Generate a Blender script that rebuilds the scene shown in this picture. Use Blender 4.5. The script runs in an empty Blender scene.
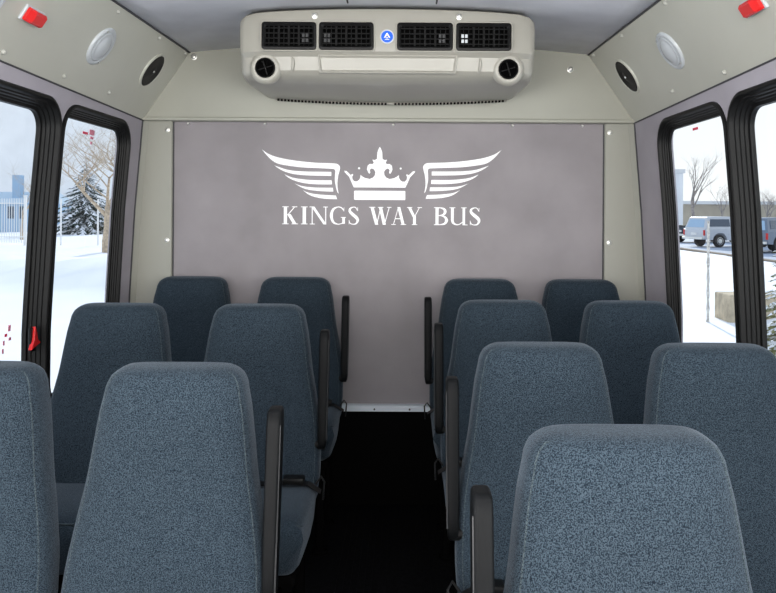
import bpy, bmesh, math, random
from mathutils import Vector, Matrix, noise
from mathutils.geometry import tessellate_polygon
C = bpy.context.scene.collection
SC = bpy.context.scene
PI = math.pi

# ---------------------------------------------------------------- camera
cd = bpy.data.cameras.new('camera'); cam = bpy.data.objects.new('camera', cd); C.objects.link(cam)
cam.location = (0.07, 0, 1.3); cam.rotation_euler = (PI/2, math.radians(-0.35), 0)
cd.sensor_width = 36; cd.lens = 36
cd.shift_x = -16/776; cd.shift_y = -85.5/776
cd.clip_start = 0.02; cd.clip_end = 600
SC.camera = cam
# ---------------------------------------------------------------- world, sun, exposure
w = bpy.data.worlds.new('sky'); SC.world = w; w.use_nodes = True
nt = w.node_tree; nt.nodes.clear()
wo = nt.nodes.new('ShaderNodeOutputWorld'); bg = nt.nodes.new('ShaderNodeBackground')
tc = nt.nodes.new('ShaderNodeTexCoord'); sep = nt.nodes.new('ShaderNodeSeparateXYZ')
cr = nt.nodes.new('ShaderNodeValToRGB')
cr.color_ramp.elements[0].position = 0.0; cr.color_ramp.elements[0].color = (0.98, 0.99, 1.0, 1)
cr.color_ramp.elements[1].position = 0.7; cr.color_ramp.elements[1].color = (0.62, 0.74, 0.95, 1)
nt.links.new(tc.outputs['Generated'], sep.inputs[0]); nt.links.new(sep.outputs['Z'], cr.inputs[0])
nt.links.new(cr.outputs[0], bg.inputs[0]); nt.links.new(bg.outputs[0], wo.inputs[0])
bg.inputs[1].default_value = 1.85
sd = bpy.data.lights.new('sun', 'SUN'); sun = bpy.data.objects.new('sun', sd); C.objects.link(sun)
sd.energy = 5.0; sd.angle = math.radians(1.0); sd.color = (1, 0.96, 0.88)
sun.location = (0, 30, 30)
sun.rotation_euler = Vector((0.10, 1.0, 0.42)).to_track_quat('Z', 'Y').to_euler()   # sun stands behind the rear wall
# unseen area lamps added outside windscreen and side windows to brighten the cabin
def fill_lamp(name, loc, dirv, sx, sy, e, col):
    ld = bpy.data.lights.new(name, 'AREA'); ld.shape = 'RECTANGLE'; ld.size = sx; ld.size_y = sy; ld.energy = e; ld.color = col
    lo = bpy.data.objects.new(name, ld); C.objects.link(lo); lo.location = loc
    lo.rotation_euler = (-Vector(dirv)).to_track_quat('Z', 'Y').to_euler(); return lo
fill_lamp('windscreen_fill', (0, -5.2, 1.55), (0, 1, 0.0), 4.4, 2.2, 480, (1.0, 0.965, 0.92))
for s_ in (-1, 1):
    fill_lamp('side_fill', (s_*1.30, -0.55, 1.15), (-s_, 0.35, 0.95), 2.9, 1.0, 125, (1.0, 0.98, 0.96))
SC.view_settings.view_transform = 'Standard'; SC.view_settings.look = 'None'
SC.view_settings.gamma = 1; SC.view_settings.use_curve_mapping = False
SC.view_settings.exposure = 0.0

# ---------------------------------------------------------------- materials
def s2l(c):
    return tuple((v/12.92 if v <= 0.04045 else ((v+0.055)/1.055)**2.4) for v in [x/255 for x in c]) + (1,)
def mat(name, col, rough=0.6, metal=0.0, noise_scale=None, noise_amt=0.2, bump=0.0, bump_scale=None, emit=None, spec=None, sheen=0, detail=3):
    m = bpy.data.materials.new(name); m.use_nodes = True
    n = m.node_tree; b = n.nodes['Principled BSDF']
    b.inputs['Base Color'].default_value = col
    b.inputs['Roughness'].default_value = rough; b.inputs['Metallic'].default_value = metal
    if spec is not None: b.inputs['Specular IOR Level'].default_value = spec
    if sheen: b.inputs['Sheen Weight'].default_value = sheen
    t = n.nodes.new('ShaderNodeTexCoord')
    if noise_scale:
        x = n.nodes.new('ShaderNodeTexNoise'); x.inputs['Scale'].default_value = noise_scale; x.inputs['Detail'].default_value = detail
        n.links.new(t.outputs['Object'], x.inputs['Vector'])
        r = n.nodes.new('ShaderNodeValToRGB')
        r.color_ramp.elements[0].position = 0.32; r.color_ramp.elements[1].position = 0.68
        r.color_ramp.elements[0].color = tuple(v*(1-noise_amt) for v in col[:3]) + (1,)
        r.color_ramp.elements[1].color = tuple(min(1, v*(1+noise_amt)) for v in col[:3]) + (1,)
        n.links.new(x.outputs['Fac'], r.inputs[0]); n.links.new(r.outputs[0], b.inputs['Base Color'])
    if bump:
        x2 = n.nodes.new('ShaderNodeTexNoise'); x2.inputs['Scale'].default_value = bump_scale or 200
        n.links.new(t.outputs['Object'], x2.inputs['Vector'])
        bp = n.nodes.new('ShaderNodeBump'); bp.inputs['Strength'].default_value = bump; bp.inputs['Distance'].default_value = 0.002
        n.links.new(x2.outputs['Fac'], bp.inputs['Height']); n.links.new(bp.outputs[0], b.inputs['Normal'])
    if emit:
        b.inputs['Emission Color'].default_value = emit[0]; b.inputs['Emission Strength'].default_value = emit[1]
    return m
def fabric(name, c1, c2, scale):
    m = bpy.data.materials.new(name); m.use_nodes = True
    n = m.node_tree; b = n.nodes['Principled BSDF']; b.inputs['Roughness'].default_value = 0.92
    b.inputs['Specular IOR Level'].default_value = 0.15; b.inputs['Sheen Weight'].default_value = 0.16
    b.inputs['Sheen Roughness'].default_value = 0.4; b.inputs['Sheen Tint'].default_value = (0.75, 0.87, 1.0, 1)
    t = n.nodes.new('ShaderNodeTexCoord'); x = n.nodes.new('ShaderNodeTexNoise')
    x.inputs['Scale'].default_value = scale; x.inputs['Detail'].default_value = 2
    n.links.new(t.outputs['Object'], x.inputs['Vector'])
    r = n.nodes.new('ShaderNodeValToRGB')
    r.color_ramp.elements[0].position = 0.39; r.color_ramp.elements[1].position = 0.62
    r.color_ramp.elements[0].color = c1; r.color_ramp.elements[1].color = c2
    n.links.new(x.outputs['Fac'], r.inputs[0])
    x3 = n.nodes.new('ShaderNodeTexNoise'); x3.inputs['Scale'].default_value = 5; n.links.new(t.outputs['Object'], x3.inputs['Vector'])
    mx = n.nodes.new('ShaderNodeMix'); mx.data_type = 'RGBA'; mx.blend_type = 'MULTIPLY'; mx.inputs[0].default_value = 0.35
    n.links.new(r.outputs[0], mx.inputs[6]); n.links.new(x3.outputs['Fac'], mx.inputs[7])
    n.links.new(mx.outputs[2], b.inputs['Base Color'])
    bp = n.nodes.new('ShaderNodeBump'); bp.inputs['Strength'].default_value = 0.5; bp.inputs['Distance'].default_value = 0.002
    n.links.new(x.outputs['Fac'], bp.inputs['Height']); n.links.new(bp.outputs[0], b.inputs['Normal'])
    return m
M = {}
M['seat'] = fabric('seat_fabric', (0.005, 0.010, 0.017, 1), (0.046, 0.067, 0.086, 1), 560)
M['piping'] = fabric('seat_piping', (0.012, 0.020, 0.026, 1), (0.075, 0.10, 0.11, 1), 500)
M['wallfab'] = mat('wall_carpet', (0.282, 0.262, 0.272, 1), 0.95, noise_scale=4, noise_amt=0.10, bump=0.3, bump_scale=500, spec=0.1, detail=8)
M['sidefab'] = mat('side_carpet_lit', (0.385, 0.362, 0.395, 1), 0.95, noise_scale=4, noise_amt=0.07, bump=0.3, bump_scale=500, spec=0.1, detail=8)  # rear-wall carpet, more lavender, its colour lightened to stand in for missing light
M['ceil'] = mat('ceiling_carpet', (0.82, 0.82, 0.86, 1), 0.95, noise_scale=5, noise_amt=0.07, bump=0.3, bump_scale=400, spec=0.1, detail=6)
M['greige'] = mat('moulded_trim', (0.335, 0.335, 0.285, 1), 0.45, noise_scale=3, noise_amt=0.04, bump=0.08, bump_scale=350)
M['cove'] = mat('side_panel_lit', (0.50, 0.50, 0.435, 1), 0.4, noise_scale=3, noise_amt=0.04, bump=0.08, bump_scale=350)  # same greige trim as the rear soffit, light added through a paler colour
M['covescrew'] = mat('painted_screw', (0.42, 0.42, 0.38, 1), 0.35)
M['pillar'] = mat('pillar_trim', (0.315, 0.315, 0.272, 1), 0.5, bump=0.08, bump_scale=350)
M['ac'] = mat('heater_shell', (0.315, 0.305, 0.265, 1), 0.35, bump=0.05, bump_scale=300)
M['black'] = mat('black_plastic', (0.004, 0.004, 0.004, 1), 0.45, spec=0.2)
M['rubber'] = mat('window_rubber', (0.006, 0.006, 0.006, 1), 0.5, spec=0.2)
M['arm'] = mat('armrest_plastic', (0.0035, 0.004, 0.0045, 1), 0.5, spec=0.1, bump=0.15, bump_scale=600)
M['armside'] = mat('armrest_side', (0.018, 0.019, 0.02, 1), 0.5)
M['deep'] = mat('vent_depth', (0.002, 0.002, 0.002, 1), 0.9, spec=0.0)
M['louver'] = mat('vent_louver', (0.004, 0.004, 0.004, 1), 0.6, spec=0.15)
M['floor'] = mat('floor_rubber', (0.004, 0.004, 0.0045, 1), 0.8, noise_scale=60, noise_amt=0.5, spec=0.05)
M['carpetblack'] = mat('black_carpet', (0.004, 0.004, 0.004, 1), 0.95, spec=0.0)
M['alu'] = mat('aluminium', (0.85, 0.93, 1.0, 1), 0.35, 0.4)
M['screw'] = mat('screw_metal', (0.75, 0.75, 0.72, 1), 0.38, 1.0)
M['seam'] = mat('dark_seam', (0.05, 0.05, 0.055, 1), 0.7)
M['white'] = mat('white_vinyl', (0.92, 0.92, 0.93, 1), 0.4)
M['outline'] = mat('grey_vinyl', (0.20, 0.19, 0.20, 1), 0.6)
M['blue'] = mat('blue_badge', s2l((30, 95, 225)), 0.25)
M['red'] = mat('red_lens', (0.62, 0.015, 0.015, 1), 0.15)
M['pink'] = mat('pink_label', (0.75, 0.06, 0.12, 1), 0.5)
M['paleink'] = mat('label_ink', (0.75, 0.25, 0.35, 1), 0.5)
M['lens'] = mat('frosted_lens', (0.5, 0.53, 0.55, 1), 0.18)
M['lensrim'] = mat('lamp_rim', (0.50, 0.53, 0.55, 1), 0.3)
M['speaker'] = mat('speaker_grille', (0.004, 0.004, 0.004, 1), 0.6)
M['snow'] = mat('snow', (0.86, 0.88, 0.92, 1), 0.7, noise_scale=0.8, noise_amt=0.03)
M['slush'] = mat('packed_slush', (0.42, 0.48, 0.58, 1), 0.6, noise_scale=0.35, noise_amt=0.25)
M['curb'] = mat('curb', (0.22, 0.18, 0.14, 1), 0.8)
M['bark'] = mat('bare_bark', (0.50, 0.40, 0.29, 1), 0.9, noise_scale=8, noise_amt=0.35)
M['bark2'] = mat('grey_bark', (0.33, 0.29, 0.26, 1), 0.9, noise_scale=8, noise_amt=0.3)
M['needle'] = mat('spruce_needles', (0.045, 0.075, 0.065, 1), 0.8, noise_scale=6, noise_amt=0.4)
M['needle2'] = mat('yellow_spruce_needles', (0.20, 0.20, 0.09, 1), 0.8, noise_scale=6, noise_amt=0.4)
M['stucco'] = mat('pale_wall', (0.88, 0.88, 0.87, 1), 0.9, noise_scale=0.4, noise_amt=0.05)
M['bluewall'] = mat('blue_wall', (0.35, 0.50, 0.66, 1), 0.8)
M['roofsnow'] = mat('roof_snow', (0.5, 0.62, 0.72, 1), 0.7)
M['tan'] = mat('tan_wall', (0.48, 0.42, 0.32, 1), 0.9, noise_scale=0.5, noise_amt=0.15)
M['stone'] = mat('tan_stone', (0.50, 0.42, 0.30, 1), 0.9, noise_scale=6, noise_amt=0.25)
M['fence'] = mat('fence_paint', (0.80, 0.80, 0.78, 1), 0.5)
M['silver'] = mat('silver_paint', (0.55, 0.58, 0.62, 1), 0.3, 0.2)
M['navy'] = mat('dark_paint', (0.02, 0.03, 0.05, 1), 0.25)
M['greyp'] = mat('grey_paint', (0.15, 0.19, 0.25, 1), 0.3)
M['autoglass'] = mat('vehicle_glass', (0.05, 0.08, 0.12, 1), 0.1)
M['tyre'] = mat('tyre', (0.015, 0.015, 0.015, 1), 0.8)
M['stake'] = mat('stake_wood', (0.60, 0.57, 0.52, 1), 0.8, noise_scale=30, noise_amt=0.4)
g = bpy.data.materials.new('window_glass'); g.use_nodes = True; n = g.node_tree; n.nodes.clear()
o_ = n.nodes.new('ShaderNodeOutputMaterial'); mxs = n.nodes.new('ShaderNodeMixShader'); tr = n.nodes.new('ShaderNodeBsdfTransparent')
gl = n.nodes.new('ShaderNodeBsdfGlossy'); gl.inputs['Roughness'].default_value = 0.02; tr.inputs[0].default_value = (0.60, 0.62, 0.62, 1)
fw = n.nodes.new('ShaderNodeLayerWeight'); fw.inputs['Blend'].default_value = 0.5; fp = n.nodes.new('ShaderNodeMath'); fp.operation = 'POWER'; fp.inputs[1].default_value = 5; n.links.new(fw.outputs['Facing'], fp.inputs[0])
fr = n.nodes.new('ShaderNodeMath'); fr.operation = 'MULTIPLY_ADD'; fr.inputs[1].default_value = 0.4; fr.inputs[2].default_value = 0.03; n.links.new(fp.outputs[0], fr.inputs[0])
n.links.new(fr.outputs[0], mxs.inputs[0]); n.links.new(tr.outputs[0], mxs.inputs[1]); n.links.new(gl.outputs[0], mxs.inputs[2]); n.links.new(mxs.outputs[0], o_.inputs[0])
M['glass'] = g

# ---------------------------------------------------------------- helpers
def obj(name, bm, m, parent=None, smooth=False, loc=None, kind=None, flat_angle=None):
    me = bpy.data.meshes.new(name)
    bmesh.ops.recalc_face_normals(bm, faces=bm.faces)
    bm.to_mesh(me); bm.free()
    for mm in (m if isinstance(m, (list, tuple)) else [m]): me.materials.append(mm)
    if smooth:
        for p in me.polygons: p.use_smooth = True
        if flat_angle: me.set_sharp_from_angle(angle=math.radians(flat_angle))
    o = bpy.data.objects.new(name, me); C.objects.link(o)
    if parent: o.parent = parent
    if loc: o.location = loc
    if kind: o['kind'] = kind
    return o
def thing(name, label, cat, loc=(0, 0, 0), rz=0, group=None):
    o = bpy.data.objects.new(name, None); C.objects.link(o); o.location = loc; o.rotation_euler = (0, 0, rz)
    o.empty_display_size = 0.1
    return tag(o, label, cat, group)
def tag(o, label, cat, group=None):
    o['label'] = label; o['category'] = cat
    if group: o['group'] = group
    return o
def struct(name, bm, m, parent=None, **k):
    return obj(name, bm, m, parent, kind='structure', **k)
def BM(): return bmesh.new()
def box(bm, x0, x1, y0, y1, z0, z1, bev=0, seg=2, mi=0, M4=None):
    vs = [bm.verts.new((x, y, z)) for x in (x0, x1) for y in (y0, y1) for z in (z0, z1)]
    f = [bm.faces.new([vs[i] for i in q]) for q in ((0, 1, 3, 2), (4, 6, 7, 5), (0, 4, 5, 1), (2, 3, 7, 6), (0, 2, 6, 4), (1, 5, 7, 3))]
    for q in f: q.material_index = mi
    if M4 is not None: bmesh.ops.transform(bm, matrix=M4, verts=vs)
    if bev:
        es = list({e for q in f for e in q.edges})
        r = bmesh.ops.bevel(bm, geom=es, offset=bev, segments=seg, affect='EDGES', profile=0.5)
        for q in r['faces']: q.material_index = mi
    return vs
def prism(bm, pts, axis, a, b, mi=0):
    """polygon pts (2D) extruded along axis from a to b. axis 'x': pts=(y,z); 'y': (x,z); 'z': (x,y)"""
    def P(p, t):
        return {'x': (t, p[0], p[1]), 'y': (p[0], t, p[1]), 'z': (p[0], p[1], t)}[axis]
    tri = tessellate_polygon([[Vector((p[0], p[1], 0)) for p in pts]])
    A = [bm.verts.new(P(p, a)) for p in pts]; B = [bm.verts.new(P(p, b)) for p in pts]
    fs = []
    for t in tri:
        fs.append(bm.faces.new([A[i] for i in t])); fs.append(bm.faces.new([B[i] for i in reversed(t)]))
    n = len(pts)
    for i in range(n): fs.append(bm.faces.new((A[i], A[(i+1) % n], B[(i+1) % n], B[i])))
    for f in fs: f.material_index = mi
def tube(bm, pts, rad, n=8, mi=0, closed=False):
    pts = [Vector(p) for p in pts]; rr = rad if isinstance(rad, (list, tuple)) else [rad]*len(pts)
    rings = []; up = None
    N = len(pts)
    for i, p in enumerate(pts):
        if closed: d = pts[(i+1) % N]-pts[i-1]
        else: d = pts[min(i+1, N-1)]-pts[max(i-1, 0)]
        d.normalize()
        if up is None: up = Vector((0, 0, 1)) if abs(d.z) < 0.9 else Vector((1, 0, 0))
        a = d.cross(up).normalized(); b = a.cross(d).normalized(); up = b
        rings.append([bm.verts.new(p+(a*math.cos(2*PI*k/n)+b*math.sin(2*PI*k/n))*rr[i]) for k in range(n)])
    for i in range(N if closed else N-1):
        A = rings[i]; B = rings[(i+1) % N]
        for k in range(n):
            bm.faces.new((A[k], A[(k+1) % n], B[(k+1) % n], B[k])).material_index = mi
    if not closed:
        bm.faces.new(rings[0][::-1]).material_index = mi; bm.faces.new(rings[-1]).material_index = mi
def loft(bm, rings, mi=0, cap=True, closed=True):
    R = [[bm.verts.new(p) for p in r] for r in rings]
    n = len(R[0])
    for A, B in zip(R, R[1:]):
        for k in range(n if closed else n-1):
            bm.faces.new((A[k], A[(k+1) % n], B[(k+1) % n], B[k])).material_index = mi
    if cap:
        bm.faces.new(R[0][::-1]).material_index = mi; bm.faces.new(R[-1]).material_index = mi
    return R
def lathe(bm, prof, frame, n=32, mi=0, cap=True):
    """prof: list (r, h); frame: Matrix whose local z is the axis"""
    rings = [[frame @ Vector((r*math.cos(2*PI*k/n), r*math.sin(2*PI*k/n), h)) for k in range(n)] for r, h in prof]
    loft(bm, rings, mi, cap)
def frame_at(p, nrm, xdir=None):
    z = Vector(nrm).normalized(); x = Vector(xdir) if xdir is not None else Vector((0, 1, 0))
    x = (x - z*x.dot(z)).normalized(); y = z.cross(x)
    m = Matrix((x, y, z)).transposed().to_4x4(); m.translation = Vector(p); return m
def lerp(tab, v):
    for (a, fa), (b, fb) in zip(tab, tab[1:]):
        if v <= b:
            t = max(0, (v-a)/(b-a)); return fa+(fb-fa)*t
    return tab[-1][1]
def copy_tree(o, parent=None):
    c = o.copy(); C.objects.link(c); c.parent = parent
    for ch in list(o.children): copy_tree(ch, c)
    return c

# ---------------------------------------------------------------- bus shell
YB = 3.45      # rear wall plane
YF = -2.4      # where the modelled part of the cabin ends, behind the camera
XT = [(0.0, 1.14), (0.9, 1.135), (1.3, 1.113), (1.55, 1.092), (1.72, 1.078), (2.1, 1.05)]
def X(z): return lerp(XT, z)
def cove_lo(y): return (1.078, 1.692+(YB-y)*0.023)
def cove_up(y): return (0.872+(YB-y)*0.023, 1.99)

bm = BM(); box(bm, -1.14, 1.14, YF, YB, -0.06, 0); struct('floor', bm, M['floor'])
bm = BM()   # fine ribs on the aisle runner
for i in range(15):
    x = -0.17+i*0.0245; box(bm, x, x+0.012, YF, 3.40, 0, 0.004)
struct('trim_1', bm, M['floor'])

# ceiling: a gentle arch
bm = BM(); rows = []
for y in (YF, 0, 1.5, 2.5, YB):
    xu, zu = cove_up(y)
    rows.append([bm.verts.new((xu*k/12, y, zu+0.045*(1-(k/12)**2))) for k in range(-12, 13)])
for A, B in zip(rows, rows[1:]):
    for k in range(24): bm.faces.new((A[k], A[k+1], B[k+1], B[k]))
o = struct('ceiling', bm, M['ceil'], smooth=True)
sm = o.modifiers.new('s', 'SOLIDIFY'); sm.thickness = 0.03; sm.offset = 1
def ceil_z(x, y):
    xu, zu = cove_up(y); return zu+0.045*(1-(x/xu)**2)
for i, x in enumerate((-0.133, 0.18)):
    bm = BM(); tube(bm, [(x, y, ceil_z(x, y)) for y in (YF, 0, 1.5, 2.74)], 0.003, 6); struct('trim_%d' % (i+2), bm, M['seam'])

# cove panels
for s, nm in ((-1, 'left'), (1, 'right')):
    bm = BM(); rows = []
    for y in (YF, 0, 1, 2, 3, 3.40):
        a, b = cove_lo(y), cove_up(y)
        rows.append([bm.verts.new((s*(a[0]+(b[0]-a[0])*t/8), y, a[1]+(b[1]-a[1])*t/8)) for t in range(9)])
    for A, B in zip(rows, rows[1:]):
        for k in range(8): bm.faces.new((A[k], A[k+1], B[k+1], B[k]))
    # fold the lower edge back to the wall
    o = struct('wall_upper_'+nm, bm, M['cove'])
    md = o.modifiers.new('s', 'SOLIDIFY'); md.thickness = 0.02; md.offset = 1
    # make the solid grow outward
    me = o.data; nn = me.polygons[0].normal
    if (nn.x*s > 0): md.offset = 1
    else: md.offset = -1
    bm = BM()
    tube(bm, [(s*(cove_up(y)[0]), y, cove_up(y)[1]-0.001) for y in (YF, 0, 2, 3.40)], 0.0045, 6)
    struct('trim_%d' % (4 if s < 0 else 5), bm, M['seam'])
    bm = BM()
    tube(bm, [(s*(cove_lo(y)[0]-0.001), y, cove_lo(y)[1]-0.002) for y in (YF, 0, 2, 3.43)], 0.003, 6)
    struct('trim_%d' % (6 if s < 0 else 7), bm, M['seam'])

# side walls with rounded window openings
def rrect(y0, y1, z0, z1, r, nc=8, ns=10):
    pts = []
    def seg(a, b, n):
        for i in range(n): pts.append((a[0]+(b[0]-a[0])*i/n, a[1]+(b[1]-a[1])*i/n))
    def arc(cy, cz, a0):
        for i in range(nc):
            a = a0+PI/2*i/nc; pts.append((cy+r*math.cos(a), cz+r*math.sin(a)))
    seg((y1, z0+r), (y1, z1-r), ns); arc(y1-r, z1-r, 0)
    seg((y1-r, z1), (y0+r, z1), ns); arc(y0+r, z1-r, PI/2)
    seg((y0, z1-r), (y0, z0+r), ns); arc(y0+r, z0+r, PI)
    seg((y0+r, z0), (y1-r, z0), ns); arc(y1-r, z0+r, 1.5*PI)
    return pts
WZ0, WZ1, WR = 0.62, 1.652, 0.095
bays = {-1: [3.255, 2.60]+[1.945-0.67*i for i in range(6)], 1: [3.093, 2.425]+[1.755-0.67*i for i in range(5)]}
WW = {-1: [0.62, 0.62]+[0.65]*6, 1: [0.63, 0.635]+[0.65]*5}   # far edge of each window
def side_wall(s, nm):
    bm = BM()
    def V(y, z): return bm.verts.new((s*X(z), y, z))
    ZL, ZU = 0.5, 1.80
    edges = [YB]+[e+0.015 for e in bays[s]]+[bays[s][-1]-0.66]
    def strip(ya, yb, za, zb, nz):
        c = [(V(ya, za+(zb-za)*i/nz), V(yb, za+(zb-za)*i/nz)) for i in range(nz+1)]
        for p, q in zip(c, c[1:]): bm.faces.new((p[0], p[1], q[1], q[0]))
    strip(edges[1], YB, ZL, ZU, 16)
    strip(YF, edges[-1], ZL, ZU, 16)
    strip(YF, YB, 0, ZL, 3)
    for q_, e in enumerate(bays[s]):
        y1, y0 = e, e-WW[s][q_]
        Y0, Y1 = edges[q_+2], e+0.015
        L = rrect(y0, y1, WZ0, WZ1, WR)
        cy, cz = (Y0+Y1)/2, (ZL+ZU)/2
        out = []
        for (y, z) in L:
            dy, dz = y-cy, z-cz
            ty = (Y1-Y0)/2/abs(dy) if abs(dy) > 1e-9 else 1e9
            tz = (ZU-ZL)/2/abs(dz) if abs(dz) > 1e-9 else 1e9
            t = min(ty, tz); out.append((cy+dy*t, cz+dz*t))
        vi = [V(*p) for p in L]; vo = [V(*p) for p in out]; n = len(L)
        for k in range(n):
            bm.faces.new((vi[k], vi[(k+1) % n], vo[(k+1) % n], vo[k]))
        # corners of the bay
        for k in range(n):
            a, b = out[k], out[(k+1) % n]
            if abs(a[0]-b[0]) > 1e-6 and abs(a[1]-b[1]) > 1e-6:
                c = (Y1 if a[0]+b[0] > 2*cy else Y0, ZU if a[1]+b[1] > 2*cz else ZL)
                bm.faces.new((vo[k], vo[(k+1) % n], V(*c)))
    o = struct('wall_'+nm, bm, M['sidefab'])
    # orient every face into the cabin, then thicken outwards
    for p in o.data.polygons:
        if p.normal.x*s > 0: p.flip()
    md = o.modifiers.new('s', 'SOLIDIFY'); md.thickness = 0.05; md.offset = -1
    return o
side_wall(-1, 'left'); side_wall(1, 'right')
PROF = [(-0.014, -0.004), (-0.014, 0.007), (-0.010, 0.010), (-0.003, 0.010), (0.0, 0.007), (0.002, -0.008), (0.007, -0.010), (0.008, -0.022),
        (0.013, -0.024), (0.014, -0.036), (0.019, -0.038), (0.020, -0.048), (0.030, -0.050), (0.031, -0.066), (0.0005, -0.068), (0.0005, -0.004)]
def window(s, yfar, idx, k_=1.0, W_=0.65):
    w = bpy.data.objects.new('window_%d' % idx, None); C.objects.link(w); w['kind'] = 'structure'
    w.location = (s*1.10, yfar-W_/2, WZ0)
    L0 = Vector(w.location)
    bm = BM(); rings = []
    for off, dep in PROF:
        if dep < 0: dep *= k_
        pts = rrect(yfar-W_+off, yfar-off, WZ0+off, WZ1-off, WR-off)
        rings.append([Vector((s*(X(z)-dep), y, z))-L0 for y, z in pts])
    R = [[bm.verts.new(p) for p in r] for r in rings]; n = len(R[0]); m_ = len(R)
    for j in range(m_):
        A, B = R[j], R[(j+1) % m_]
        for k in range(n): bm.faces.new((A[k], A[(k+1) % n], B[(k+1) % n], B[k]))
    obj('window_frame', bm, M['rubber'], w, smooth=True, flat_angle=35, kind='structure')
    off = 0.028; pts = rrect(yfar-W_+off, yfar-off, WZ0+off, WZ1-off, WR-off)
    bm = BM()
    # a curved pane, thin but solid, built as horizontal strips
    zs = sorted({round(p[1], 5) for p in pts})
    def span(z):
        r = WR-off; za, zb = WZ0+off, WZ1-off; q = 0
        if z > zb-r: q = r-math.sqrt(max(0, r*r-(z-(zb-r))**2))
        if z < za+r: q = r-math.sqrt(max(0, r*r-((za+r)-z)**2))
        return yfar-W_+off+q, yfar-off-q
    prev = None
    for z in zs:
        a, b = span(z)
        if b-a < 1e-4: continue
        c = [bm.verts.new(Vector((s*(X(z)+0.056*k_), y, z))-L0) for y in (a, b)]
        if prev: bm.faces.new((prev[0], prev[1], c[1], c[0]))
        prev = c
    obj('window_pane', bm, M['glass'], w, kind='structure')
    return w, L0
idx = 1
wins = {}
for s in (-1, 1):
    for i in range(4):
        wins[(s, i)] = window(s, bays[s][i], idx, k_=0.5 if i == 0 else 0.9, W_=WW[s][i]); idx += 1

# red and pink stickers on the panes, the emergency catch
def sticker(s, y0, y1, z0, z1, m, name, label, cat='sticker', extra=None, g=None, k=0.5):
    dp = 0.056*k-0.0015
    t = thing(name, label, cat, (s*(X(z0)+dp), y0, z0), 0, g)
    bm = BM(); a, b = s*(X(z0)+dp), s*(X(z1)+dp)
    def quad(ya, yb, za, zb, mi):
        xa, xb = s*(X(za)+dp)-s*(X(z0)+dp), s*(X(zb)+dp)-s*(X(z0)+dp)
        v = [bm.verts.new(p) for p in ((xa, ya-y0, za-z0), (xa, yb-y0, za-z0), (xb, yb-y0, zb-z0), (xb, ya-y0, zb-z0))]
        u = [bm.verts.new((p.co.x-s*0.001, p.co.y, p.co.z)) for p in v]
        for q in (v, u[::-1]): bm.faces.new(q).material_index = mi
        for i in range(4): bm.faces.new((v[i], v[(i+1) % 4], u[(i+1) % 4], u[i])).material_index = mi
    quad(y0, y1, z0, z1, 0)
    obj('label_face', bm, m, t)
    if extra:
        for (ya, yb, za, zb) in extra:
            bm = BM(); quad(ya, yb, za, zb, 0); obj('label_print', bm, M['paleink'], t)
    return t
sticker(-1, 2.86, 2.905, 1.578, 1.587, M['pink'], 'emergency_sticker', 'small red exit sticker with pale print on pane beside the fence-side spruce view',
        extra=[(2.92, 2.965, 1.58, 1.60), (2.93, 2.96, 1.565, 1.575), (2.935, 2.95, 1.545, 1.555)])
sticker(-1, 2.44, 2.455, 0.895, 0.905, M['pink'], 'window_decal', 'faded red printed decal low on the forward fence-side pane', cat='decal', extra=[(2.46, 2.475, .91, .93), (2.43, 2.44, .87, .885), (2.465, 2.48, .88, .89), (2.425, 2.435, .845, .86)], k=0.9)
sticker(1, 2.76, 2.81, 1.597, 1.606, M['pink'], 'emergency_sticker', 'lone tiny pink sticker on the pane above the parked silver pickup')

# rear wall
bm = BM(); box(bm, -1.15, 1.15, YB, YB+0.05, 0, 2.1); struct('wall_rear', bm, M['wallfab'])
# front bulkhead behind the camera, with the windscreen opening
bm = BM(); box(bm, -1.15, 1.15, YF-0.05, YF, 0, 0.95); box(bm, -1.15, 1.15, YF-0.05, YF, 1.86, 2.1)
box(bm, -1.15, -1.02, YF-0.05, YF, 0.95, 1.86); box(bm, 1.02, 1.15, YF-0.05, YF, 0.95, 1.86); struct('wall_front', bm, M['greige'])
# soffit above the rear wall
bm = BM()
zl = 1.692; prof = []
R = []
a, b = cove_lo(3.42), cove_up(3.42)
pts = [(-a[0]-0.01, a[1]), (-b[0]-0.01, b[1])]+[(b[0]*k/10, ceil_z(b[0]*k/10, 3.42)+0.005) for k in range(-10, 11)]+[(b[0]+0.01, b[1]), (a[0]+0.01, a[1])]
prism(bm, pts, 'y', 3.402, YB)
box(bm, -1.078, 1.078, 3.390, YB, 1.690, 1.706, 0.005, 3)
struct('wall_rear_upper', bm, M['greige'])
# corner pillars
for s, nm in ((-1, 8), (1, 9)):
    bm = BM(); rings = []
    for i in range(18):
        z = 0.0+1.690*i/17; xo = X(z); xi = 0.957
        rings.append([(s*xi, YB, z), (s*xi, 3.437, z), (s*(xi+0.004), 3.432, z), (s*(xo-0.022), 3.432, z), (s*(xo-0.004), 3.412, z), (s*xo, 3.405, z), (s*xo, YB, z)])
    loft(bm, rings)
    struct('trim_%d' % nm, bm, M['pillar'])
    bm = BM(); tube(bm, [(s*(X(z)-0.003), 3.402, z) for z in [1.69*i/17 for i in range(18)]], 0.003, 6)
    tube(bm, [(s*0.955, 3.447, z) for z in (0.4, 1.69)], 0.003, 6)
    struct('trim_%d' % (nm+2), bm, M['seam'])
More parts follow.
